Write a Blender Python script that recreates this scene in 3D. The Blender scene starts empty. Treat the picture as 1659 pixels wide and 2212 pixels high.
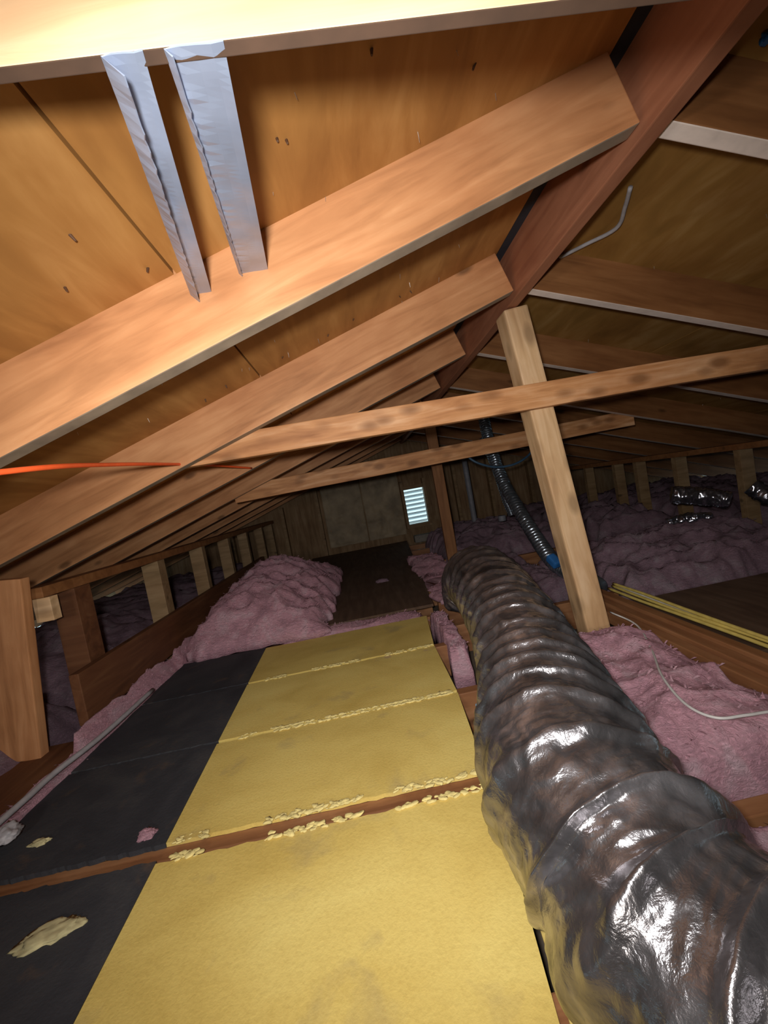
import bpy, bmesh, math, random
from mathutils import Vector, Matrix, noise
random.seed(7)
scene = bpy.context.scene
COL = scene.collection
# ------------------------------------------------------------ camera
R0, P0, Y0 = math.radians(10.46), math.radians(-3.0), math.radians(3.07)
cam_d = bpy.data.cameras.new('camera')
cam = bpy.data.objects.new('camera', cam_d); COL.objects.link(cam)
fw = Vector((math.sin(Y0)*math.cos(P0), math.cos(Y0)*math.cos(P0), math.sin(P0)))
rt = Vector((math.cos(Y0), -math.sin(Y0), 0)); up = rt.cross(fw)
r2 = math.cos(R0)*rt - math.sin(R0)*up; u2 = math.sin(R0)*rt + math.cos(R0)*up
cam.matrix_world = Matrix(((r2.x, u2.x, -fw.x, 0), (r2.y, u2.y, -fw.y, 0), (r2.z, u2.z, -fw.z, 0), (0, 0, 0, 1)))
cam_d.sensor_fit = 'HORIZONTAL'; cam_d.sensor_width = 36; cam_d.lens = 36*850/1659
cam_d.clip_start = 0.01; cam_d.clip_end = 100
scene.camera = cam
# ------------------------------------------------------------ world, lights, exposure
w = bpy.data.worlds.new('sky'); scene.world = w; w.use_nodes = True
bg = w.node_tree.nodes['Background']; bg.inputs[0].default_value = (.50, .72, .80, 1); bg.inputs[1].default_value = 1.6
def lamp(name, kind, loc, aim, power, color, **k):
    d = bpy.data.lights.new(name, kind); o = bpy.data.objects.new(name, d); COL.objects.link(o)
    o.location = loc; o.rotation_euler = (Vector(aim)-Vector(loc)).to_track_quat('-Z', 'Y').to_euler()
    d.energy = power; d.color = color
    for a, v in k.items(): setattr(d, a, v)
    return o
# the phone's flash beside its lens, and an added fill light behind the camera for gentler falloff
lamp('flash', 'SPOT', (-.045, -.03, .06), (.06, 1, -.08), 66, (1, .97, .93), spot_size=math.radians(138), spot_blend=1.0, shadow_soft_size=.026)
lamp('added_fill_light', 'SPOT', (-.45, -1.15, .22), (-.30, 2.5, -.1), 54, (1, .93, .84), spot_size=math.radians(120), spot_blend=1.0, shadow_soft_size=.12)
scene.view_settings.view_transform = 'Standard'; scene.view_settings.look = 'None'
scene.view_settings.gamma = 1; scene.view_settings.use_curve_mapping = False
scene.view_settings.exposure = 0.0

# ------------------------------------------------------------ materials
def nt(name):
    m = bpy.data.materials.new(name); m.use_nodes = True; t = m.node_tree
    return m, t, t.nodes['Principled BSDF']
def ramp(t, a, b, c, src):
    r = t.nodes.new('ShaderNodeValToRGB'); r.color_ramp.elements[0].color = (*a, 1); r.color_ramp.elements[1].color = (*c, 1)
    r.color_ramp.elements[0].position = .28; r.color_ramp.elements[1].position = .74
    e = r.color_ramp.elements.new(.5); e.color = (*b, 1)
    t.links.new(src, r.inputs[0]); return r
def noise_node(t, coord, scale, nscale, detail=5, dist=0.0, rough=.55):
    mp = t.nodes.new('ShaderNodeMapping'); mp.inputs['Scale'].default_value = scale; t.links.new(coord, mp.inputs[0])
    n = t.nodes.new('ShaderNodeTexNoise'); n.inputs['Scale'].default_value = nscale; n.inputs['Detail'].default_value = detail
    n.inputs['Distortion'].default_value = dist; n.inputs['Roughness'].default_value = rough
    t.links.new(mp.outputs[0], n.inputs['Vector']); return n
def coords(t, rnd=True):
    tc = t.nodes.new('ShaderNodeTexCoord')
    if not rnd: return tc.outputs['Object']
    oi = t.nodes.new('ShaderNodeObjectInfo'); mu = t.nodes.new('ShaderNodeMath'); mu.operation = 'MULTIPLY'; mu.inputs[1].default_value = 37
    t.links.new(oi.outputs['Random'], mu.inputs[0])
    ad = t.nodes.new('ShaderNodeVectorMath'); t.links.new(tc.outputs['Object'], ad.inputs[0]); t.links.new(mu.outputs[0], ad.inputs[1])
    return ad.outputs[0]
def mixc(t, kind, fac, a, b):
    n = t.nodes.new('ShaderNodeMix'); n.data_type = 'RGBA'; n.blend_type = kind
    for s, v in ((0, fac), (6, a), (7, b)):
        if hasattr(v, 'is_linked'): t.links.new(v, n.inputs[s])
        else: n.inputs[s].default_value = (*v, 1) if isinstance(v, tuple) else v
    return n.outputs[2]
def maprange(t, src, a, b, c=0., d=1.):
    n = t.nodes.new('ShaderNodeMapRange'); t.links.new(src, n.inputs[0])
    for i, v in enumerate((a, b, c, d)): n.inputs[i+1].default_value = v
    return n.outputs[0]
def bump(t, b, src, strength, dist):
    n = t.nodes.new('ShaderNodeBump'); n.inputs['Strength'].default_value = strength; n.inputs['Distance'].default_value = dist
    t.links.new(src, n.inputs['Height']); t.links.new(n.outputs[0], b.inputs['Normal'])
def wood(name, a, b_, c, axis=0, knots=True, rough=.6, stretch=9., kn=0):
    m, t, b = nt(name); co = coords(t)
    sc = [stretch]*3; sc[axis] = 1
    n = noise_node(t, co, sc, 3.2, 7, .6); r = ramp(t, a, b_, c, n.outputs[0])
    bl = noise_node(t, co, (1, 1, 1), 4.5, 3)
    col = mixc(t, 'MULTIPLY', maprange(t, bl.outputs[0], .42, .7, 0, .55), r.outputs[0], (.72, .60, .52))
    if knots:
        v = t.nodes.new('ShaderNodeTexVoronoi'); s2 = [7.5+7*kn]*3; s2[axis] = 3.0+4*kn
        mp = t.nodes.new('ShaderNodeMapping'); mp.inputs['Scale'].default_value = s2; t.links.new(co, mp.inputs[0]); t.links.new(mp.outputs[0], v.inputs['Vector']); v.inputs['Scale'].default_value = 1
        col = mixc(t, 'MIX', maprange(t, v.outputs['Distance'], .06+.10*kn, .13+.25*kn, .75, 0), col, tuple(x*(.33+.3*kn) for x in a))
    t.links.new(col, b.inputs['Base Color']); b.inputs['Roughness'].default_value = rough
    b.inputs['Specular IOR Level'].default_value = .35
    bump(t, b, n.outputs[0], .25, .004); return m
def plain(name, c, rough=.5, metal=0., var=.25, scale=30, em=None):
    m, t, b = nt(name); n = noise_node(t, coords(t), (1, 1, 1), scale, 4)
    col = mixc(t, 'MULTIPLY', maprange(t, n.outputs[0], .35, .7, 0, 1), (*c,), tuple(1-var for _ in range(3)))
    t.links.new(col, b.inputs['Base Color']); b.inputs['Roughness'].default_value = rough; b.inputs['Metallic'].default_value = metal
    bump(t, b, n.outputs[0], .2, .002); return m
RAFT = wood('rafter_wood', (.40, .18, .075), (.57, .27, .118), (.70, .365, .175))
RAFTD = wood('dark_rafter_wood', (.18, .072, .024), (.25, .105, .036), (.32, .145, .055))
RIMW = wood('rim_wood', (.10, .04, .018), (.15, .06, .026), (.20, .09, .04))
RIDGE = wood('ridge_wood', (.27, .10, .055), (.34, .14, .075), (.42, .18, .10))
POST = wood('pale_stud_wood', (.50, .31, .16), (.66, .43, .23), (.80, .57, .35), kn=1)
TIE = wood('knotty_tie_wood', (.36, .15, .055), (.60, .29, .12), (.80, .48, .27), kn=1)
STUDD = wood('shaded_stud_wood', (.20, .125, .06), (.28, .18, .09), (.36, .24, .13))  # stud colour darkened to carry the shade around the knee wall
JOIST = wood('joist_wood', (.20, .08, .035), (.29, .13, .055), (.38, .19, .09))
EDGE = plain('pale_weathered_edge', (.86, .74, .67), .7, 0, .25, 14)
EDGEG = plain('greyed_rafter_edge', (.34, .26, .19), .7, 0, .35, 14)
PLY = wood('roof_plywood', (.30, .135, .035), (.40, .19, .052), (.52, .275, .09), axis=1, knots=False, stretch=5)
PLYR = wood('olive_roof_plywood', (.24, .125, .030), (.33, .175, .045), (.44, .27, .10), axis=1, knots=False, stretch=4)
DARKPLY = wood('dusty_dark_plywood', (.085, .05, .032), (.12, .072, .045), (.16, .10, .065), axis=1, knots=False, rough=.8)
GABLE = wood('gable_sheathing_wood', (.19, .115, .06), (.27, .17, .09), (.36, .25, .15), axis=2, knots=False, rough=.8)
SHADED = plain('shaded_board_underside', (.07, .036, .02), .85)  # shade below the cross board, put into the colour of its underside
FELT = plain('black_felt', (.018, .019, .028), .8)
METAL = plain('galvanized_steel', (.42, .50, .68), .38, .45, .3, 9)
BLUE = plain('blue_plastic', (.03, .17, .48), .5)
BLUEC = plain('blue_cable_jacket', (.035, .085, .15), .5)
ORANGE = plain('orange_cord_jacket', (.95, .13, .03), .45, 0, .15)
YCAB = plain('yellow_cable_jacket', (.66, .52, .14), .5)
WCAB = plain('white_cable_jacket', (.66, .64, .62), .5)
GCAB = plain('grey_cable_jacket', (.42, .40, .42), .5)
PIPE = plain('grey_pipe', (.20, .20, .23), .6)
GYP = plain('drywall_back', (.16, .12, .09), .9, 0, .4, 8)
NAIL = plain('bright_nail', (.7, .66, .6), .35, .7)
RUST = plain('rusty_nail', (.10, .045, .02), .7)
LOUV = plain('louver_white', (.8, .86, .88), .6, 0, .1)
def mk_yellow():
    m, t, b = nt('yellow_fibre_board'); co = coords(t)
    n = noise_node(t, co, (1, 1.6, 1), 3.2, 8, .5); r = ramp(t, (.59, .42, .10), (.70, .525, .145), (.78, .62, .195), n.outputs[0])
    d = noise_node(t, co, (1, 1, 1), 7, 4, .3); col = mixc(t, 'MIX', maprange(t, d.outputs[0], .60, .74, 0, .5), r.outputs[0], (.36, .28, .14))
    f = noise_node(t, co, (1, 1, 1), 160, 3); col = mixc(t, 'MULTIPLY', maprange(t, f.outputs[0], .45, .7, 0, .25), col, (.7, .65, .55))
    v = t.nodes.new('ShaderNodeTexVoronoi'); v.inputs['Scale'].default_value = 4.2; t.links.new(co, v.inputs['Vector'])
    col = mixc(t, 'MIX', maprange(t, v.outputs['Distance'], .05, .09, .6, 0), col, (.45, .30, .20))
    t.links.new(col, b.inputs['Base Color']); b.inputs['Roughness'].default_value = .85
    bump(t, b, f.outputs[0], .3, .003); return m
YEL = mk_yellow()
def mk_black():
    m, t, b = nt('black_mat_facing'); co = coords(t)
    n = noise_node(t, co, (1, 1, 1), 5, 6, .8); r = ramp(t, (.020, .021, .027), (.034, .035, .042), (.060, .058, .060), n.outputs[0])
    d = noise_node(t, co, (1, 1, 1), 9, 5, .5); col = mixc(t, 'MIX', maprange(t, d.outputs[0], .60, .74, 0, .6), r.outputs[0], (.11, .07, .045))
    t.links.new(col, b.inputs['Base Color']); b.inputs['Roughness'].default_value = .8
    f = noise_node(t, co, (1, 1, 1), 120, 3); bump(t, b, f.outputs[0], .4, .003); return m
BLK = mk_black()
def mk_pink(name, a, b_, c):
    m, t, b = nt(name); co = coords(t)
    n = noise_node(t, co, (1, 1, 1), 9, 8, 1.2, .62); r = ramp(t, a, b_, c, n.outputs[0])
    t.links.new(r.outputs[0], b.inputs['Base Color']); b.inputs['Roughness'].default_value = 1; b.inputs['Specular IOR Level'].default_value = .05
    b.inputs['Sheen Weight'].default_value = .15
    f = noise_node(t, co, (1, 1, 2), 55, 8, 1.5, .7); bump(t, b, f.outputs[0], 1, .016); return m
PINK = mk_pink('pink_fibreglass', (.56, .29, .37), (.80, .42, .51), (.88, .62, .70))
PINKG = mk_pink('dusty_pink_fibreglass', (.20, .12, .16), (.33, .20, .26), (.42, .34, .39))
def mk_foil():
    m, t, b = nt('dark_foil_jacket'); co = coords(t, False)
    n = noise_node(t, co, (1, 1, 1), 11, 5, .8); r = ramp(t, (.13, .125, .13), (.30, .29, .305), (.66, .64, .68), n.outputs[0])
    t.links.new(r.outputs[0], b.inputs['Base Color']); b.inputs['Metallic'].default_value = .9; b.inputs['Roughness'].default_value = .24
    f = noise_node(t, co, (1, 1, 1), 46, 5, .35, .6); bump(t, b, f.outputs[0], .5, .005); return m
FOIL = mk_foil()
BFOIL = plain('bright_foil', (.55, .57, .66), .2, .95, .4, 40)

# ------------------------------------------------------------ helpers
def meta(o, label=None, cat=None, group=None, kind=None):
    if label: o['label'] = label
    if cat: o['category'] = cat
    if group: o['group'] = group
    if kind: o['kind'] = kind
    return o
def link(name, me, mats, parent=None):
    o = bpy.data.objects.new(name, me); COL.objects.link(o)
    for m in (mats if isinstance(mats, (list, tuple)) else [mats]): me.materials.append(m)
    if parent: o.parent = parent
    return o
def empty(name, loc=(0, 0, 0)):
    o = bpy.data.objects.new(name, None); COL.objects.link(o); o.location = loc; o.empty_display_size = .05; return o
def mesh(name, vs, fs, smooth=False):
    me = bpy.data.meshes.new(name); me.from_pydata([tuple(v) for v in vs], [], fs); me.update()
    if smooth:
        for p in me.polygons: p.use_smooth = True
    return me
def box_bm(x0, x1, y0, y1, z0, z1, bev=0.):
    bm = bmesh.new(); bmesh.ops.create_cube(bm, size=1)
    for v in bm.verts:
        v.co = Vector((x0 if v.co.x < 0 else x1, y0 if v.co.y < 0 else y1, z0 if v.co.z < 0 else z1))
    if bev: bmesh.ops.bevel(bm, geom=bm.edges[:], offset=bev, segments=2, profile=.6, affect='EDGES')
    return bm
def bm_obj(name, bm, mats, parent=None, smooth=False):
    me = bpy.data.meshes.new(name); bm.to_mesh(me); bm.free()
    if smooth:
        for p in me.polygons: p.use_smooth = True
    return link(name, me, mats, parent)
def box(name, x0, x1, y0, y1, z0, z1, mats, parent=None, bev=.002, local=True):
    """axis-aligned block whose origin sits at its own corner"""
    c = Vector(((x0+x1)/2, (y0+y1)/2, z0))
    o = bm_obj(name, box_bm(x0-c.x, x1-c.x, y0-c.y, y1-c.y, 0, z1-z0, bev), mats, parent)
    o.location = c; return o
def beam(name, p1, p2, wd, ht, mats, parent=None, upv=(0, 0, 1), bev=.003, edge=None, seg=1, warp=0.):
    """timber from p1 to p2 (centre line), wd across, ht along upv; local X runs with the grain"""
    p1, p2 = Vector(p1), Vector(p2); L = (p2-p1).length; X = (p2-p1).normalized()
    Z = Vector(upv); Z = (Z - X*Z.dot(X)).normalized(); Y = Z.cross(X)
    bm = box_bm(0, L, -wd/2, wd/2, -ht/2, ht/2, bev)
    if seg > 1:
        es = [e for e in bm.edges if abs((e.verts[0].co-e.verts[1].co).normalized().x) > .99]
        bmesh.ops.subdivide_edges(bm, edges=es, cuts=seg-1)
        ph = random.random()*9
        for v in bm.verts:
            d = noise.noise(Vector((v.co.x*1.5+ph, 0, 0)))*warp; v.co.y += d; v.co.z += noise.noise(Vector((v.co.x*1.3+ph, 5, 0)))*warp
    o = bm_obj(name, bm, mats, parent)
    if edge:
        o.data.materials.append(edge)
        for p in o.data.polygons:
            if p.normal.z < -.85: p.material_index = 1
    o.matrix_world = Matrix(((X.x, Y.x, Z.x, p1.x), (X.y, Y.y, Z.y, p1.y), (X.z, Y.z, Z.z, p1.z), (0, 0, 0, 1))); return o
def crom(P, n):
    P = [Vector(p) for p in P]; Q = [P[0]*2-P[1]]+P+[P[-1]*2-P[-2]]; out = []
    for i in range(1, len(Q)-2):
        a, b, c, d = Q[i-1:i+3]
        for k in range(n):
            t = k/n; out.append(.5*((2*b)+(c-a)*t+(2*a-5*b+4*c-d)*t*t+(3*b-a-3*c+d)*t**3))
    out.append(P[-1]); return out
def tube(name, pts, rad, mats, parent=None, n=8, seg=12, disp=None, cap=True, zmin=-9):
    C = crom(pts, n); o0 = C[0].copy(); vs = []; fs = []
    T = [(C[min(i+1, len(C)-1)]-C[max(i-1, 0)]).normalized() for i in range(len(C))]
    N = Vector((0, 0, 1)) if abs(T[0].z) < .9 else Vector((1, 0, 0)); s = 0
    for i, c in enumerate(C):
        if i: s += (c-C[i-1]).length
        N = (N-T[i]*N.dot(T[i])).normalized(); B = T[i].cross(N)
        for j in range(seg):
            a = 2*math.pi*j/seg; d = N*math.cos(a)+B*math.sin(a); r = rad(s) if callable(rad) else rad
            if disp: r += disp(s, a, c+d*r)
            if (c+d*r).z < zmin and d.z < -.05: r = max(.02, (zmin-c.z)/d.z)
            vs.append(c+d*r-o0)
    for i in range(len(C)-1):
        for j in range(seg):
            k = (j+1) % seg; fs.append((i*seg+j, i*seg+k, (i+1)*seg+k, (i+1)*seg+j))
    if cap: fs += [tuple(range(seg))[::-1], tuple((len(C)-1)*seg+j for j in range(seg))]
    o = link(name, mesh(name, vs, fs, True), mats, parent); o.location = o0; return o

# ------------------------------------------------------------ layout (camera at the origin; boards' top at z = -.70)
XR, TP = .675, .3285                       # ridge line, roof pitch 4:12
FZ = -.70; YB, YW = -1.5, 5.25             # board level, back and far gable
DL = lambda x: .53+TP*x                    # underside of the sheathing, left slope
DR = lambda x: .53+TP*(2*XR-x)
CS = 1/math.sqrt(1+TP*TP); SN = TP*CS
# ------------------------------------------------------------ ceiling: roof sheathing in plywood panels
def slope_panel(parent, xa, xb, y0, y1, f, mat):
    g = .0025; th = .013; xa, xb = min(xa, xb)+g, max(xa, xb)-g; y0 += g; y1 -= g
    c = Vector((xa, y0, f(xa))); rz = random.uniform(-.0012, .0012)
    V = []
    for dz in (0, th):
        for x, y in ((xa, y0), (xb, y0), (xb, y1), (xa, y1)): V.append(Vector((x, y, f(x)+dz+rz))-c)
    F = [(0, 3, 2, 1), (4, 5, 6, 7), (0, 1, 5, 4), (1, 2, 6, 5), (2, 3, 7, 6), (3, 0, 4, 7)]
    o = link('plywood_panel', mesh('plywood_panel', V, F), mat, parent); o.location = c; return o
for nm, f, mat, sgn in (('ceiling', DL, PLY, -1), ('ceiling', DR, PLYR, 1)):
    root = empty(nm); meta(root, kind='structure')
    top = XR+sgn*.055
    xs = [top, XR+sgn*.925, XR+sgn*2.085, XR+sgn*3.245, XR+sgn*4.2]
    for i in range(4):
        ys = [YB, -.35, 2.09, 4.53, YW] if i % 2 == 0 else [YB, .87, 3.31, YW]
        for a, b in zip(ys, ys[1:]): slope_panel(root, xs[i], xs[i+1], a, b, f, mat)
    # shingle nails poking through the plywood
    bm = bmesh.new()
    for i in range(230 if sgn < 0 else 120):
        x = XR+sgn*random.uniform(.12, 2.4); y = random.uniform(.3, 4.5)
        d = Vector((random.uniform(-.25, .25), random.uniform(-.25, .25), -1)).normalized()
        L = random.uniform(.008, .02); r = .0011
        m = Matrix.Translation(Vector((x, y, f(x)+.004))+d*L/2) @ d.to_track_quat('-Z', 'Y').to_matrix().to_4x4()
        bmesh.ops.create_cone(bm, cap_ends=True, segments=5, radius1=r*.3, radius2=r, depth=L+.006, matrix=m)
    o = bm_obj('shingle_nails', bm, NAIL, root); meta(o, 'nail points through the plywood', kind='stuff')
    V = []; g = 0.0
    for dz in (.016, .022):
        for x, y in ((XR, YB-.05), (XR+sgn*4.25, YB-.05), (XR+sgn*4.25, YW+.03), (XR, YW+.03)): V.append((x, y, f(x)+dz))
    link('roofing_felt', mesh('roofing_felt', V, [(0, 3, 2, 1), (4, 5, 6, 7), (0, 1, 5, 4), (1, 2, 6, 5), (2, 3, 7, 6), (3, 0, 4, 7)]), FELT, root)
# felt seen in the slot at the ridge
FE = bm_obj('ridge_felt', box_bm(XR-.075, XR+.075, YB, YW-.02, DL(XR)-.012, DL(XR)+.02), FELT)
FE.name = 'trim_1'; meta(FE, kind='structure')

# ------------------------------------------------------------ gable walls, far one with a louvred vent
vx0, vx1, vz0, vz1 = .58, .845, -.505, -.04
def gable(name, y, front, vent):
    root = empty(name, (0, y, 0)); meta(root, kind='structure')
    xl, xr = XR-4.2, XR+4.2
    cuts = [xl, -2.2, -.98, -.15, vx0, vx1, 2.05, 3.27, xr] if vent else [xl, -2.2, -1, .22, 1.44, 2.66, 3.9, xr]
    cuts = sorted(set(cuts+[XR])) if not vent else cuts
    zt = lambda x: (DL(x) if x < XR else DR(x))
    for a, b in zip(cuts, cuts[1:]):
        spans = [(-.86, None)]
        if vent and a == vx0: spans = [(-.86, vz0), (vz1, None)]
        for lo, hi in spans:
            a2, b2 = a, b; pts = [(a2, lo), (b2, lo)]
            if hi is None:
                pts.append((b2, max(zt(b2), -.85)))
                if a2 < XR < b2: pts.append((XR, zt(XR)))
                pts.append((a2, max(zt(a2), -.85)))
            else: pts += [(b2, hi), (a2, hi)]
            n = len(pts); V = [(p[0], 0, p[1]) for p in pts]+[(p[0], .015, p[1]) for p in pts]
            F = [tuple(range(n)), tuple(range(2*n-1, n-1, -1))]+[(i, i+n, (i+1) % n+n, (i+1) % n) for i in range(n)]
            link('sheathing_panel', mesh('sheathing_panel', V, F), GABLE, root)
    return root
GW = gable('wall_far', YW, True, True)
gable('wall_back', YB-.015, False, False)
for x, xo in ((-1.72, 0), (-1.03, 0), (-.56, 0), (1.28, 0), (1.75, 0), (2.3, 0), (2.8, 0), (-2.2, 0)):
    zt = (DL(x) if x < XR else DR(x))-.165
    o = box('stud', x-.019, x+.019, -.09, -.001, -.72, zt, STUDD, GW)
# framing and louvres of the vent
V = empty('louvred_vent', ((vx0+vx1)/2, YW-.09, vz0)); meta(V, 'white louvred gable vent letting in daylight, set in the far wall', 'vent')
def vbox(nm, x0, x1, y0, y1, z0, z1, m, bev=.002):
    o = box(nm, x0, x1, y0, y1, z0, z1, m, None, bev); o.location -= V.location; o.parent = V; return o
vbox('frame_side', vx0-.038, vx0, YW-.09, YW-.001, vz0-.05, vz1+.12, STUDD); vbox('frame_side', vx1, vx1+.038, YW-.09, YW-.001, vz0-.05, vz1+.12, STUDD)
vbox('frame_rail', vx0, vx1, YW-.06, YW-.001, vz1, vz1+.05, STUDD); vbox('frame_rail', vx0, vx1, YW-.09, YW-.001, vz0-.05, vz0, STUDD)
ns = 8; pz = (vz1-vz0)/ns
for i in range(ns):
    z = vz0+pz*i
    vs = [(vx0, YW+.012, z+pz*.55), (vx1, YW+.012, z+pz*.55), (vx1, YW+.05, z), (vx0, YW+.05, z)]
    vs = [Vector(v)-V.location for v in vs]; vs += [v+Vector((0, .002, .004)) for v in vs]
    link('louvre_slat', mesh('louvre_slat', vs, [(0, 3, 2, 1), (4, 5, 6, 7), (0, 1, 5, 4), (1, 2, 6, 5), (2, 3, 7, 6), (3, 0, 4, 7)]), LOUV, V)
# kraft-faced panels leaning on the far wall left of the vent
def crumple(name, x0, x1, z0, z1, y, mat, amp, label, cat):
    nx, nz = 40, 50; vs = []; fs = []
    for s in (0, 1):
        for i in range(nx+1):
            for k in range(nz+1):
                x = x0+(x1-x0)*i/nx; z = z0+(z1-z0)*k/nz
                d = amp*(noise.noise(Vector((x*5, z*5, 3)))+.5*noise.noise(Vector((x*13, z*13, 1))))
                vs.append((x-x0, -abs(d) + (.0 if s == 0 else .012), z-z0))
    st = (nx+1)*(nz+1)
    for i in range(nx):
        for k in range(nz):
            a = i*(nz+1)+k; fs.append((a, a+nz+1, a+nz+2, a+1)); fs.append((st+a, st+a+1, st+a+nz+2, st+a+nz+1))
    for i in range(nx):
        for k in (0, nz): a = i*(nz+1)+k; fs.append((a, a+nz+1, st+a+nz+1, st+a))
    for k in range(nz):
        for i in (0, nx): a = i*(nz+1)+k; fs.append((a, a+1, st+a+1, st+a))
    o = link(name, mesh(name, vs, fs, True), mat); o.location = (x0, y, z0); meta(o, label, cat); return o
KRAFT = plain('kraft_paper', (.40, .31, .20), .65, 0, .45, 6)
crumple('kraft_facing', -.50, .02, -.62, .20, YW-.03, KRAFT, .03, 'crumpled tan kraft facing on the far wall, farther left of the vent', 'paper facing')
crumple('kraft_facing', .03, .53, -.62, .24, YW-.03, KRAFT, .03, 'crumpled tan kraft facing on the far wall, directly beside the vent', 'paper facing')

# ------------------------------------------------------------ floor: drywall backs with ceiling joists
FL = empty('floor'); meta(FL, kind='structure')
xs = [XR-4.2, -2.2, -.98, .24, 1.46, 2.68, XR+4.2]
for a, b in zip(xs, xs[1:]):
    for c, d in ((YB, .7), (.7, 3.1), (3.1, YW)):
        box('drywall_panel', a+.002, b-.002, c+.002, d-.002, -.875, -.862, GYP, FL, 0)
for k in range(-5, 11):
    y = .880+.406*k
    if YB+.1 < y < YW-.1: beam('joist', (-3.1, y, -.781), (.33, y, -.781), .038, .14, JOIST, FL)
    y = .675+.406*k
    if YB+.1 < y < YW-.1: beam('joist', (.34, y, -.781), (4.4, y, -.781), .038, .14, JOIST, FL)

# ------------------------------------------------------------ rafters
RY = [.76+.611*i for i in range(8)]
back = [RY[0]-.611*i for i in (2, 3)]
WHO = ['nearest', 'second', 'third', 'fourth', 'fifth', 'sixth', 'seventh', 'farthest']
for side in (-1, 1):
    for i, y in enumerate(RY+back):
        rough_c = -.078
        def P(x):
            f = DL if side < 0 else DR
            return Vector((x, y, f(x)-.001))+Vector((-(SN if side < 0 else -SN)*rough_c*-1, 0, CS*rough_c))
        xa = XR+side*.024; xb = XR+side*3.85
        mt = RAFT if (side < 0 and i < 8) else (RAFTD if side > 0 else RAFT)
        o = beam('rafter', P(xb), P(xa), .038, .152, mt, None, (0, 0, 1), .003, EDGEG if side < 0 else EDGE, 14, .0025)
        if i < 8:
            if side < 0: lab = {0: 'broad orange-brown rafter on the left slope that the two steel strips reach', 1: 'left-slope rafter just behind the broad nearest one, tied to the knotty collar tie'}.get(i, f'{WHO[i]} rafter from the camera on the left slope of the roof')
            else: lab = {0: 'right-slope rafter nearest the camera, thick whitish lower edge at top right', 1: 'right-slope rafter with long pale lower edge meeting the ridge above the post'}.get(i, f'{WHO[i]} rafter from the camera on the darker right slope')
            meta(o, lab, 'rafter', 'rafters of the left slope' if side < 0 else 'rafters of the right slope')
        else:
            meta(o, f'rafter {"just" if i == 8 else "farther"} behind the camera on the {"left" if side<0 else "right"} slope', 'rafter', f'rafters behind the camera {"left" if side<0 else "right"}')
o = beam('ridge_board', (XR, YB+.02, .662), (XR, YW-.02, .662), .040, .174, RIDGE, None, (0, 0, 1), .003)
meta(o, 'long reddish-brown ridge board running away from top right to the far wall', 'ridge board')

# board across the top of the picture with the two steel strips
o = beam('cross_board', (-.30, .306, .3785), (1.25, .306, .3785), .011, .085, wood('bright_board_wood', (.62, .40, .22), (.74, .50, .29), (.82, .60, .38)), None, (0, 0, 1), .001, SHADED)
meta(o, 'pale horizontal board across the top, washed out by the flash', 'board')
def strip(name, pa, pb, wa, wb, label, lip):
    """crinkled steel strip with a folded lip on its left side"""
    pa, pb = Vector(pa), Vector(pb); n = 60; vs = []; fs = []; cols = [-.5, -.5, -.28, 0, .28, .5]
    for i in range(n+1):
        t = i/n; c = pa.lerp(pb, t); wd = wa+(wb-wa)*t
        for j, u in enumerate(cols):
            z = -.001*abs(u); x = u*wd
            if j == 0: z -= lip*(1+.25*noise.noise(Vector((t*22, 1, 0)))); x += lip*.9+.0016*noise.noise(Vector((t*40, 7, 0)))
            else: z += .0016*noise.noise(Vector((t*9, u*3, 2)))+(.0012*noise.noise(Vector((t*45, u*8, 4))) if u < 0 else 0)
            vs.append(c+Vector((x, 0, z))-pa)
    m = len(cols)
    for i in range(n):
        for j in range(m-1): fs.append((i*m+j, i*m+j+1, (i+1)*m+j+1, (i+1)*m+j))
    o = link(name, mesh(name, vs, fs), METAL); o.location = pa
    md = o.modifiers.new('thickness', 'SOLIDIFY'); md.thickness = .0012; md.offset = 1
    meta(o, label, 'metal strip', 'steel strips below the cross board'); return o
strip('metal_strip', (-.106, .300, .3345), (-.212, .742, .408), .028, .036, 'left one of two galvanized steel strips, narrow with a crinkled bright edge', .014)
strip('metal_strip', (-.056, .300, .3345), (-.113, .742, .432), .041, .051, 'right one of two galvanized steel strips, wider, flat and blue-grey', .005)

# ------------------------------------------------------------ collar ties, posts
o = beam('collar_tie', (-.62, RY[1]+.040, .248), (2.05, RY[1]+.040, .228), .038, .089, TIE, None, (0, 0, 1), .004, None, 20, .004)
meta(o, 'knotty orange collar tie crossing in front of the leaning post', 'collar tie')
o = beam('collar_tie', (-.80, RY[3]+.040, .150), (1.95, RY[3]+.040, .185), .038, .105, TIE, None, (0, 0, 1), .004, None, 20, .005)
meta(o, 'thinner farther collar tie below and behind the knotty one', 'collar tie')
o = beam('post', (.812, 1.478, -.711), (.686, 1.478, .573), .092, .089, POST, None, (0, 1, 0), .007, None, 16, .002)
meta(o, 'pale leaning wooden post under the ridge beside the foil duct', 'post')
o = beam('post', (-1.290, 1.385, -.676), (-1.222, 1.385, -.060), .135, .038, RAFT, None, (0, 1, 0), .004)
meta(o, 'wide brown post at the left edge of the picture under the second rafter', 'post')
o = beam('post', (XR+.0, RY[4]+.05, -.70), (XR, RY[4]+.05, .57), .089, .038, RAFTD, None, (0, 1, 0), .004)
meta(o, 'dark distant post under the ridge, mostly behind the collar ties', 'post')

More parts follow.
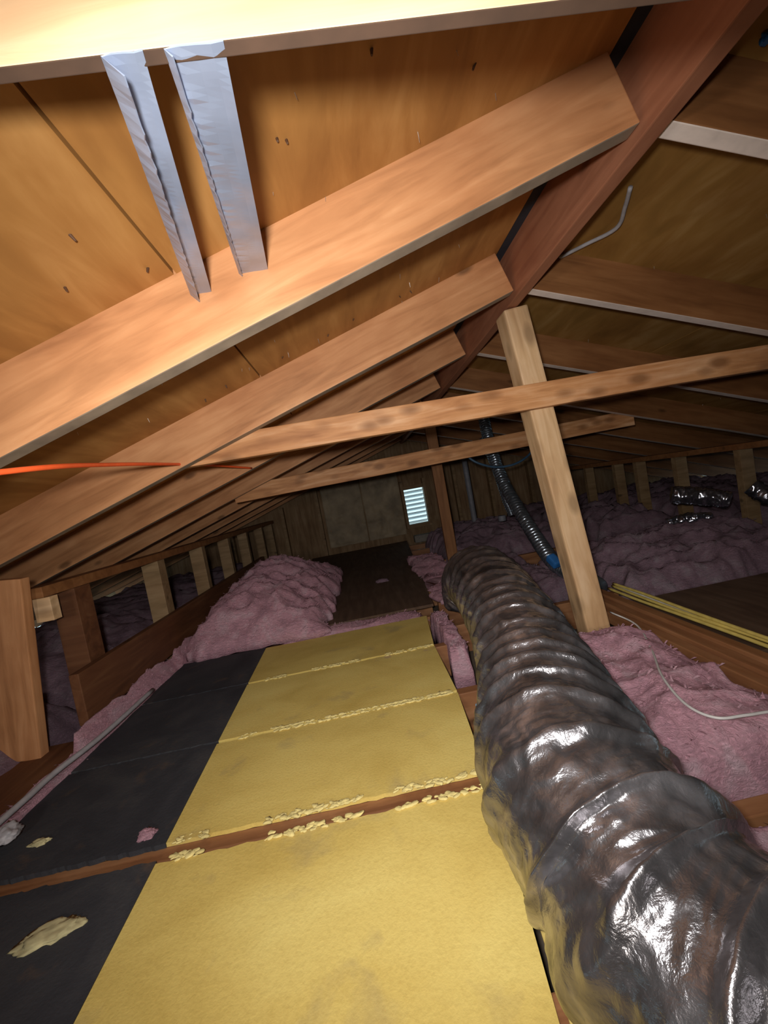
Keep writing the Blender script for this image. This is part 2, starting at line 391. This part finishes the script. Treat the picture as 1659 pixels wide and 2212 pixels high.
# ------------------------------------------------------------ knee walls
def knee(x, side, ys, label):
    root = empty('knee_wall', (x, 1.3, -.15)); meta(root, label, 'stud wall')
    def B(nm, x0, x1, y0, y1, z0, z1, m):
        o = box(nm, x0, x1, y0, y1, z0, z1, m, None); o.location -= root.location; o.parent = root; return o
    B('top_plate', x-.045, x+.045, 1.43 if side < 0 else .9, YW-.12, -.150, -.112, RAFTD)
    for y, wd, m in ys: B('stud', x-.019 if side > 0 else x-.045, x+.07 if side > 0 else x+.045, y-wd/2, y+wd/2, -.72, -.151, m)
    return root
k = knee(-1.192, -1, [(1.62, .09, RIMW), (2.24, .075, STUDD), (2.83, .055, STUDD), (3.37, .05, STUDD), (3.9, .05, STUDD), (4.5, .05, STUDD), (5.0, .05, STUDD)], 'low stud knee wall on the left with pink insulation behind it')
o = box('top_block', -1.19, -1.13, 1.432, 1.47, -.235, -.151, POST, None); o.location -= k.location; o.parent = k
o = beam('rim_board', (-1.125, 1.45, -.54), (-1.125, 4.2, -.54), .035, .19, RIMW); meta(o, 'long dark brown board on edge along the foot of the left studs', 'board')
o = beam('sill_board', (-1.225, .35, -.695), (-1.225, 1.44, -.695), .22, .035, RIMW); meta(o, 'dark brown board lying flat at the left picture edge by the wide post', 'board')
knee(2.44, 1, [(y, .045, STUDD) for y in (2.39, 2.9, 3.33, 3.62, 4.1, 4.65)], 'distant stud knee wall on the dark right side')

# ------------------------------------------------------------ yellow boards with black facing
def board(y0, y1, xr0, xr1, label, xm, seed):
    root = empty('insulation_board', (-.2, (y0+y1)/2, FZ-.018)); meta(root, label, 'board', 'yellow boards with black facing')
    def slab(nm, xa0, xa1, xb0, xb1, z0, z1, m, rag, yy0=y0, yy1=y1):
        # outline: far and near edges ragged
        n = 60; vs = []; top = []
        for i in range(n+1):
            t = i/n; x = xa1+(xb1-xa1)*t
            top.append((x, yy1+rag*(noise.noise(Vector((x*30, seed, 0)))-.2+.6*noise.noise(Vector((x*90, seed, 2))))))
        for i in range(n+1):
            t = 1-i/n; x = xa0+(xb0-xa0)*t
            top.append((x, yy0+rag*(noise.noise(Vector((x*30, seed+5, 0)))+.2+.6*noise.noise(Vector((x*90, seed, 5))))))
        N = len(top); c = root.location
        vs = [Vector((p[0], p[1], z1))-c for p in top]+[Vector((p[0], p[1], z0))-c for p in top]
        fs = []
        for i in range(n): fs.append((i, N-1-i, N-2-i, i+1)); fs.append((N+i, N+i+1, N+N-2-i, N+N-1-i))
        fs += [(i, (i+1) % N, (i+1) % N+N, i+N) for i in range(N)]
        me = mesh(nm, vs, fs); bm = bmesh.new(); bm.from_mesh(me); bmesh.ops.recalc_face_normals(bm, faces=bm.faces[:]); bm.to_mesh(me); bm.free()
        return link(nm, me, m, root)
    slab('core', -1.06, -1.06, xr0, xr1, FZ-.010, FZ, YEL, .005)
    slab('black_facing', -1.064, -1.064, xm[0], xm[1], FZ-.009, FZ+.0026, BLK, .006, y0-.004, y1+.004)
    return root
def xm(y): return -.565-.065*(y-.55)/1.5
def edges(y0, y1): return (xm(y0), xm(y1))
bounds = [(.06, .846, .075, .175, 'nearest wide yellow board, bright, its left part faced in black'), (.895, 1.262, .175, .20, 'second yellow board from the camera, behind the wide brown gap'),
          (1.276, 1.668, .20, .20, 'third yellow board from the camera with black left part'), (1.682, 2.075, .20, .235, 'farthest yellow board, against the dark plywood')]
for i, (a, b, x0, x1, lab) in enumerate(bounds): board(a, b, x0, x1, lab, edges(a, b), i*11)
# frayed crumbs of fibre along the joints
def crumbs(y, amp, x0, x1, n, seed, label, size=.010):
    rnd = random.Random(seed); bm = bmesh.new()
    for i in range(n):
        x = rnd.uniform(x0, x1)
        if noise.noise(Vector((x*6, seed, 0))) < -.12: continue
        s = size*rnd.uniform(.2, .75); yy = y+rnd.choice((-1, 1))*amp*rnd.uniform(.6, 1.3)
        m = Matrix.Translation((x, yy, FZ+.0025)) @ Matrix.Rotation(rnd.uniform(-.5, .5), 4, 'Z') @ Matrix.Diagonal((s*1.7, s*.8, s*.45, 1))
        r = bmesh.ops.create_icosphere(bm, subdivisions=2, radius=1, matrix=m)
        for v in r['verts']: v.co += Vector((1, 1, .6))*noise.noise(v.co*160)*s*.45
    o = bm_obj('fibre_crumbs', bm, YFR, None, True); meta(o, label, 'debris', kind='stuff')
YFR = plain('frayed_yellow_fibre', (.85, .70, .28), .95, 0, .35, 60)
crumbs(.871, .025, -.56, .16, 300, 3, 'frayed yellow fibre along the wide brown joint')
crumbs(1.269, .008, -.52, .19, 260, 4, 'frayed yellow fibre along the second joint', .009)
crumbs(1.675, .008, -.6, .2, 220, 5, 'frayed yellow fibre along the farthest joint', .010)
# turned-down board under the duct at bottom right
o = beam('side_board', (.168, .02, -.7068), (.252, .82, -.7068), .150, .007, YEL, None, (0, 0, 1), .002); meta(o, 'dull yellow board strip beside the foil duct, slightly lower than the bright one', 'board')
# torn bits on the black facing
def chunk(name, loc, sx, sy, sz, mat, label, cat='debris', rot=.0, seed=0, zbase=FZ+.0026):
    bm = bmesh.new(); bmesh.ops.create_icosphere(bm, subdivisions=4, radius=1)
    for v in bm.verts:
        d = 1+.42*noise.noise(v.co*1.6+Vector((seed, 0, 0)))+.25*noise.noise(v.co*5+Vector((seed, 3, 0)))
        v.co *= d; v.co.z = max(v.co.z, -.25)
        v.co = Vector((v.co.x*sx, v.co.y*sy, (v.co.z+.25)*sz))
    o = bm_obj(name, bm, mat, None, True); o.location = (loc[0], loc[1], zbase); o.rotation_euler.z = rot; meta(o, label, cat); return o
TORN = plain('torn_pale_fibre', (.62, .55, .30), .9, 0, .4, 30)
chunk('torn_fibre', (-.715, .735), .050, .024, .006, TORN, 'large torn patch of pale yellow fibre on the near black facing', rot=.25, seed=2)
chunk('torn_fibre', (-.93, .985), .022, .011, .006, TORN, 'small pale fibre tuft on the black facing near its left edge', seed=5)
chunk('torn_fibre', (-.64, .93), .020, .017, .010, PINK, 'small pink tuft on black facing beside the wide joint', seed=9)
chunk('torn_fibre', (-.80, .66), .012, .008, .005, TORN, 'tiny beige crumb by the lower left picture edge', seed=12)

# ------------------------------------------------------------ dark plywood
o = bm_obj('plywood_sheet', box_bm(0, 1, 0, 1, 0, .016), DARKPLY)
for v in o.data.vertices:
    x, y, z = v.co; v.co = Vector((((-.62 if x < .5 else .305) if y < .5 else (-.75 if x < .5 else .50)), 2.24 if y < .5 else YW-.12, z))
o.location = (0, 0, FZ-.0105); meta(o, 'dark dusty plywood sheet on the floor leading to the far wall', 'plywood')
o = box('plywood_sheet', 1.13, 2.35, 1.12, 1.70, FZ-.0105, FZ+.006, DARKPLY); meta(o, 'dark brown plywood sheet on the right beyond the yellow cables', 'plywood')
chunk('fluff_tuft', (.05, 3.05), .05, .03, .02, PINKG, 'small dusty tuft on the dark plywood sheet', seed=21, zbase=FZ+.002)

# ------------------------------------------------------------ pink insulation
def fluff(name, x0, x1, y0, y1, hf, mat, label, n=90, rag=.03, seed=0, base=-.855, tufts=600, fold=.05):
    nx = max(20, int(n*(x1-x0)/max(x1-x0, y1-y0))); ny = max(20, int(n*(y1-y0)/max(x1-x0, y1-y0)))
    c = Vector(((x0+x1)/2, (y0+y1)/2, base)); vs = []; fs = []; rnd = random.Random(seed)
    def pt(u, v):
        x = x0+(x1-x0)*u; y = y0+(y1-y0)*v
        e = max(abs(2*u-1), abs(2*v-1))
        x += rag*(noise.noise(Vector((y*7, x*3, seed)))+.5*noise.noise(Vector((y*19, x*9, seed)))); y += rag*(noise.noise(Vector((x*7, y*3, seed+9)))+.5*noise.noise(Vector((x*19, y*8, seed+9))))
        p = Vector((x, y, seed*1.7))
        f = noise.fractal(p*3.2, .9, 2.1, 5)*.55*fold + fold*.9*(.5-abs(noise.noise(p*Vector((5, 7, 1)))))*1.6 + fold*.35*(.3-abs(noise.noise(p*17)))
        return Vector((x, y, base+(hf(x, y)-base)*(1-max(0, (e-.80)/.20)**2*.5)+f*(1-.6*e**6)))
    for i in range(nx+1):
        for j in range(ny+1): vs.append(pt(i/nx, j/ny)-c)
    m = ny+1
    for i in range(nx):
        for j in range(ny): a = i*m+j; fs.append((a, a+m, a+m+1, a+1))
    rim = [i*m for i in range(nx+1)]+[nx*m+j for j in range(1, m)]+[i*m+ny for i in range(nx-1, -1, -1)]+[j for j in range(ny-1, 0, -1)]
    st = len(vs)
    for r in rim: v = vs[r]; vs.append(Vector((v.x, v.y, 0)))
    for k in range(len(rim)):
        k2 = (k+1) % len(rim); fs.append((rim[k], rim[k2], st+k2, st+k)[::-1])
    fs.append(tuple(st+k for k in range(len(rim)))[::-1])
    for k in range(tufts):      # loose strands that fray the outline
        i, j = rnd.randint(1, nx-1), rnd.randint(1, ny-1); p = vs[i*m+j]; a = rnd.uniform(0, 6.28); L = rnd.uniform(.006, .02)
        d = Vector((math.cos(a)*L, math.sin(a)*L, rnd.uniform(.1, .6)*L)); s = Vector((-d.y, d.x, 0))*.16; b = len(vs)
        vs += [p-s, p+s, p+d*.6+s*.7+Vector((0, 0, .2*L)), p+d]
        fs += [(b, b+1, b+2), (b, b+2, b+3)]
    o = link(name, mesh(name, vs, fs, True), mat); o.location = c; meta(o, label, 'insulation'); return o
g = lambda x, y, cx, cy, sx, sy: math.exp(-((x-cx)/sx)**2-((y-cy)/sy)**2)
fluff('insulation_batt', -1.05, -.30, 2.09, 3.75, lambda x, y: -.68+.27*g(x, y, -.76, 3.05, .40, .62)+.10*g(x, y, -.75, 2.35, .5, .3), PINK, 'big rumpled heap of pink fibreglass left of the dark plywood', 130, .05, 1, base=-.699, tufts=2500, fold=.085)
fluff('insulation_batt', -1.105, -1.058, .72, 3.0, lambda x, y: (-.69+(-.10 if 0 else 0)+max(0, min(.07, (-1.065-x)*2.0))*(1 if y > 1.35 else .2)), PINK, 'narrow pink strip of fibreglass along the left edge of the black facing', 120, .012, 2, tufts=500, fold=.02)
fluff('insulation_batt', -.60, .25, 2.085, 2.225, lambda x, y: -.705, PINK, 'thin pink line of fibreglass between yellow board and dark plywood', 90, .012, 3, tufts=300, fold=.02)
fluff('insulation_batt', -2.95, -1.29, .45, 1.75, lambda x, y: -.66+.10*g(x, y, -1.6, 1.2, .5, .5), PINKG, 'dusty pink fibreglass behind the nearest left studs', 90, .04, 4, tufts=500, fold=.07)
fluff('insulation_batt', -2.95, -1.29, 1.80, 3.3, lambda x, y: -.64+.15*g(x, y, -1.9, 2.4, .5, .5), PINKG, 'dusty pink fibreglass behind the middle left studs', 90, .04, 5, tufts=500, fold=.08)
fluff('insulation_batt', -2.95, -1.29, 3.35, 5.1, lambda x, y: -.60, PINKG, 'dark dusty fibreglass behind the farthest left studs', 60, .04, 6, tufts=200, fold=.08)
fluff('insulation_batt', .25, .325, 1.50, 2.08, lambda x, y: -.685, PINK, 'small pink tuft of fibreglass between yellow boards and duct', 50, .02, 7, tufts=200, fold=.03)
fluff('insulation_batt', .33, .60, 2.20, 3.7, lambda x, y: -.68+.03*math.sin(y*4), PINK, 'pink fibreglass strip along the right edge of the dark plywood', 80, .03, 8, base=-.697, tufts=500, fold=.04)
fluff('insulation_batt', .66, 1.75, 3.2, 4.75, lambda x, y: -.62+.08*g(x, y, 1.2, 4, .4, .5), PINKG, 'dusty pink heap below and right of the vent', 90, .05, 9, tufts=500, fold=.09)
fluff('insulation_batt', .50, .915, .705, 1.42, lambda x, y: -.672+.03*g(x, y, .7, 1.0, .2, .3), PINK, 'bright pink fibreglass batt beside the duct, between joist and post', 110, .02, 10, tufts=700, fold=.045)
fluff('insulation_batt', .47, .98, .31, .645, lambda x, y: -.70, PINK, 'pink fibreglass batt at the right edge, in front of the joist', 80, .008, 11, tufts=500, fold=.03)
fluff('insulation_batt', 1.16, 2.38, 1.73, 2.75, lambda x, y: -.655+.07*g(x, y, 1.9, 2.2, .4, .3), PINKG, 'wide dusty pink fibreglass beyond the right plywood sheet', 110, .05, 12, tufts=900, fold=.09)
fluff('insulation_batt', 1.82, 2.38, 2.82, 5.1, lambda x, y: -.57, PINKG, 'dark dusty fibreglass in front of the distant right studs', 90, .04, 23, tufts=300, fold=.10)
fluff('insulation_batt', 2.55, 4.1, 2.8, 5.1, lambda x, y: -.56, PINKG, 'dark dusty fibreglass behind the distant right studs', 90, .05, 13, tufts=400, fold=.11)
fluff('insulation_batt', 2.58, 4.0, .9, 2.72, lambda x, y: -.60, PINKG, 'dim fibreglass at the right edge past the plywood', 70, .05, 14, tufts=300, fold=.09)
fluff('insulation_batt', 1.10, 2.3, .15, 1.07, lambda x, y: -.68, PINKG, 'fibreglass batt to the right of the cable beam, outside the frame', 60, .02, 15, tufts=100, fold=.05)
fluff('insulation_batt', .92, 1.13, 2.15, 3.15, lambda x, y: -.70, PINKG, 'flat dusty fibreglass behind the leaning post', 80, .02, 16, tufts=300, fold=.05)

# ------------------------------------------------------------ big foil duct
PR = [(.82, -.42, -.60), (.62, -.10, -.60), (.40, .20, -.60), (.285, .40, -.590), (.275, .49, -.572), (.262, .60, -.553), (.305, .77, -.553), (.372, 1.0, -.553), (.43, 1.3, -.520), (.475, 1.72, -.485), (.49, 1.98, -.54), (.50, 2.12, -.66)]
def drad(s): return .145+.006*math.sin(s*6)
def ddisp(s, a, p):
    ph = (s+.018*noise.noise(Vector((s*3, 0, 4))))/.080 + a/(2*math.pi) + .30*noise.noise(p*5)
    q = ph-math.floor(ph); rib = math.exp(-((q-.5)/.13)**2)*.015
    cr = abs(noise.noise(p*13))*.009+abs(noise.noise(p*34))*.006+abs(noise.noise(Vector((s*75, math.cos(a)*2.2, math.sin(a)*2.2))))*.004*(.4+abs(noise.noise(p*7))*2)
    sag = -.010*max(0, math.sin(q*math.pi)-1.2)
    return rib-cr+sag+.007*noise.noise(p*4)
D = empty('foil_duct', (.3, .8, -.7)); meta(D, 'large crinkled dark foil flexible duct snaking beside the yellow boards', 'duct')
o = tube('jacket', PR, drad, FOIL, None, 75, 140, ddisp, zmin=-.7025); o.location -= D.location; o.parent = D
# ------------------------------------------------------------ small ducts, pipe
def ribbed(pitch, amp):
    return lambda s, a, p: amp*math.sin(2*math.pi*(s/pitch)+a)+amp*.8*noise.noise(p*30)
SF = plain('small_duct_foil', (.40, .47, .55), .3, .9, .3, 20)
o = tube('small_foil_duct', [(1.20, 3.45, .50), (1.14, 3.22, .20), (1.11, 2.98, -.10), (1.10, 2.62, -.42), (1.09, 2.32, -.615), (1.09, 2.05, -.645), (1.08, 1.86, -.66)], .042, SF, None, 60, 24, ribbed(.026, .0065))
meta(o, 'thin dark shiny flexible duct slanting down behind the leaning post', 'duct')
o = tube('small_foil_duct', [(1.18, 3.5, .30), (1.20, 3.36, .02), (1.22, 3.3, -.25), (1.24, 3.26, -.40)], .030, SF, None, 40, 20, ribbed(.02, .003))
meta(o, 'short thin black duct hanging just left of the slanting one', 'duct')
o = tube('duct_collar', [(1.15, 3.26, -.385), (1.15, 3.26, -.43)], .032, PIPE, None, 4, 16); meta(o, 'small grey collar hanging in front of the far dark wall', 'pipe')
o = tube('vent_pipe', [(1.15, 4.1, .20), (1.15, 4.1, -.66)], .028, PIPE, None, 6, 16); meta(o, 'thin grey upright pipe right of the vent', 'pipe')
for i, (P, r, lab) in enumerate([([(1.98, 2.42, -.36), (2.10, 2.36, -.39), (2.22, 2.28, -.44)], .06, 'crumpled shiny foil duct on the dark right, left of the distant stud'),
              ([(2.36, 2.27, -.38), (2.42, 2.20, -.47), (2.50, 2.1, -.54)], .06, 'crumpled shiny foil duct end on the dark right edge, right of the distant stud'),
              ([(1.98, 2.5, -.55), (2.10, 2.44, -.54), (2.2, 2.4, -.55)], .04, 'low crushed piece of foil duct under the other foil on the dark right')]):
    o = tube('crumpled_foil_duct', P, r, BFOIL, None, 30, 30, lambda s, a, p: -.022*abs(noise.noise(p*22))-.012*abs(noise.noise(p*50))+.01*noise.noise(p*9)); meta(o, lab, 'duct')

# ------------------------------------------------------------ beam with cables on the right
for i, (x, z, h) in enumerate([(.945, -.690, .05), (.985, -.684, .062), (1.025, -.678, .074)]):
    o = beam('plate_board', (x, .15, z), (x, 1.88, z), .037, h, JOIST); meta(o, ['front', 'middle', 'rear'][i]+' one of three dark boards laid side by side under the yellow cables', 'board', 'boards under the cables')
for i, (dx, dz, m, lab) in enumerate([(0, 0, YCAB, 'lower yellow electrical cable on the dark boards'), (.014, .008, YCAB, 'upper yellow electrical cable on the dark boards'), (.030, .004, WCAB, 'white electrical cable lying beside the yellow ones'), (.021, .018, YCAB, 'yellow electrical cable on top of the others')]):
    pts = [(1.075+dx+.006*math.sin(y*7+i), y, -.652+dz+(.05 if y > 1.8 else 0)) for y in (.2, .5, .8, 1.05, 1.3, 1.55, 1.75)]
    pts = [(x-.012, y, z+.016) for x, y, z in pts]
    o = tube('electrical_cable', pts, .0062, m, None, 8, 8); meta(o, lab, 'cable')
def P2(x, y, Y):      # point seen at photo pixel (x, y) and at depth Y in front of the camera
    d = fw+r2*((x-829.5)/850)-u2*((y-1106)/850); return d*(Y/d.y)
def floorpt(x, y, z): d = P2(x, y, 1.0); return d*(z/d.z)
W = [floorpt(x, y, z) for x, y, z in ((1318, 1322, -.62), (1375, 1350, -.63), (1408, 1405, -.62), (1430, 1460, -.60), (1480, 1520, -.60), (1545, 1550, -.60), (1610, 1545, -.60), (1665, 1537, -.61), (1760, 1530, -.63))]
o = tube('thin_wire', W, .0032, WCAB, None, 8, 8); meta(o, 'thin white wire looping over the pink batt to the right edge', 'wire')
o = tube('blue_cable', [P2(1000, 965, 2.75), P2(1010, 985, 2.74), P2(1032, 1000, 2.72), P2(1070, 1009, 2.72), P2(1110, 1003, 2.72), P2(1140, 985, 2.74), P2(1160, 960, 2.75)], .008, BLUEC, None, 10, 10); meta(o, 'dull blue cable drooping below the farther collar tie', 'cable')
tp = P2(1196, 1212, 2.12)
o = beam('tape_band', tp+Vector((-.006, .03, .022)), tp+Vector((.008, -.03, -.022)), .045, .05, BLUE, None, (1, 0, 0), .01); meta(o, 'bright blue tape band on the thin duct beside the leaning post', 'tape')
o = tube('orange_cord', [(-.80, .42, .10), (-.542, .65, .137), (-.568*.98, .98, .178), (-.406*1.4, 1.4, .214), (-.32*1.75, 1.72, .232), (-.254*1.93, 1.955, .226)], .0048, ORANGE, None, 10, 10); meta(o, 'bright orange extension cord sagging below the left rafters', 'cord')
o = tube('bent_wire', [(.855, 1.035, .672), (.885, 1.10, .664), (.912, 1.18, .654), (.872, 1.27, .668), (.825, 1.365, .684)], .006, GCAB, None, 6, 8); meta(o, 'bent grey-white wire stapled to the right slope near the ridge', 'wire')
o = tube('grey_cable', [floorpt(x, y, -.655) for x, y in ((-80, 1850), (0, 1775), (60, 1722), (120, 1668), (225, 1585), (330, 1490))], .0085, GCAB, None, 8, 10); meta(o, 'pale grey cable along the left edge of the black facing', 'cable')
a = floorpt(8, 1800, -.66)
chunk('plastic_scrap', (a.x, a.y), .035, .03, .02, GCAB, 'pale crumpled plastic scrap at the left picture edge on the cable', seed=31, zbase=-.672)
o = tube('blue_scrap', [(.238, 1.19, -.713), (.262, 1.175, -.713), (.285, 1.16, -.712)], .005, plain('light_blue_plastic', (.35, .55, .75), .4), None, 4, 8); meta(o, 'light blue plastic scrap on a joist beside the big duct', 'scrap')
b = P2(1655, 92, .70)
o = chunk('wire_nut', (b.x, b.y), .008, .008, .014, BLUE, 'small bright blue wire nut on the roof at the top right edge', 'wire nut', seed=2, zbase=b.z)
o = box('vent_block', .58, .84, 4.86, 4.98, FZ-.01, FZ+.075, plain('grey_block', (.28, .25, .22), .9)); meta(o, 'grey block on the floor right below the vent', 'block')
bm = bmesh.new()
for px, py in ((885, 628), (862, 640), (765, 688), (710, 721), (612, 770), (598, 300), (1028, 135), (803, 105), (487, 832), (443, 862), (140, 622), (150, 508), (320, 580), (700, 470), (618, 303)):
    d = P2(px, py, 1.0); q = d*(.53/(d.z-TP*d.x)); q.z += .002
    m = Matrix.Translation(q) @ Matrix.Rotation(random.uniform(-.6, .6), 4, 'Y') @ Matrix.Rotation(random.uniform(-.6, .6), 4, 'X')
    bmesh.ops.create_cone(bm, cap_ends=True, segments=7, radius1=.0016, radius2=.0036, depth=.022, matrix=m)
o = bm_obj('rusty_nails', bm, RUST, bpy.data.objects['ceiling']); meta(o, 'rusty dark nail points in the left slope', kind='stuff')
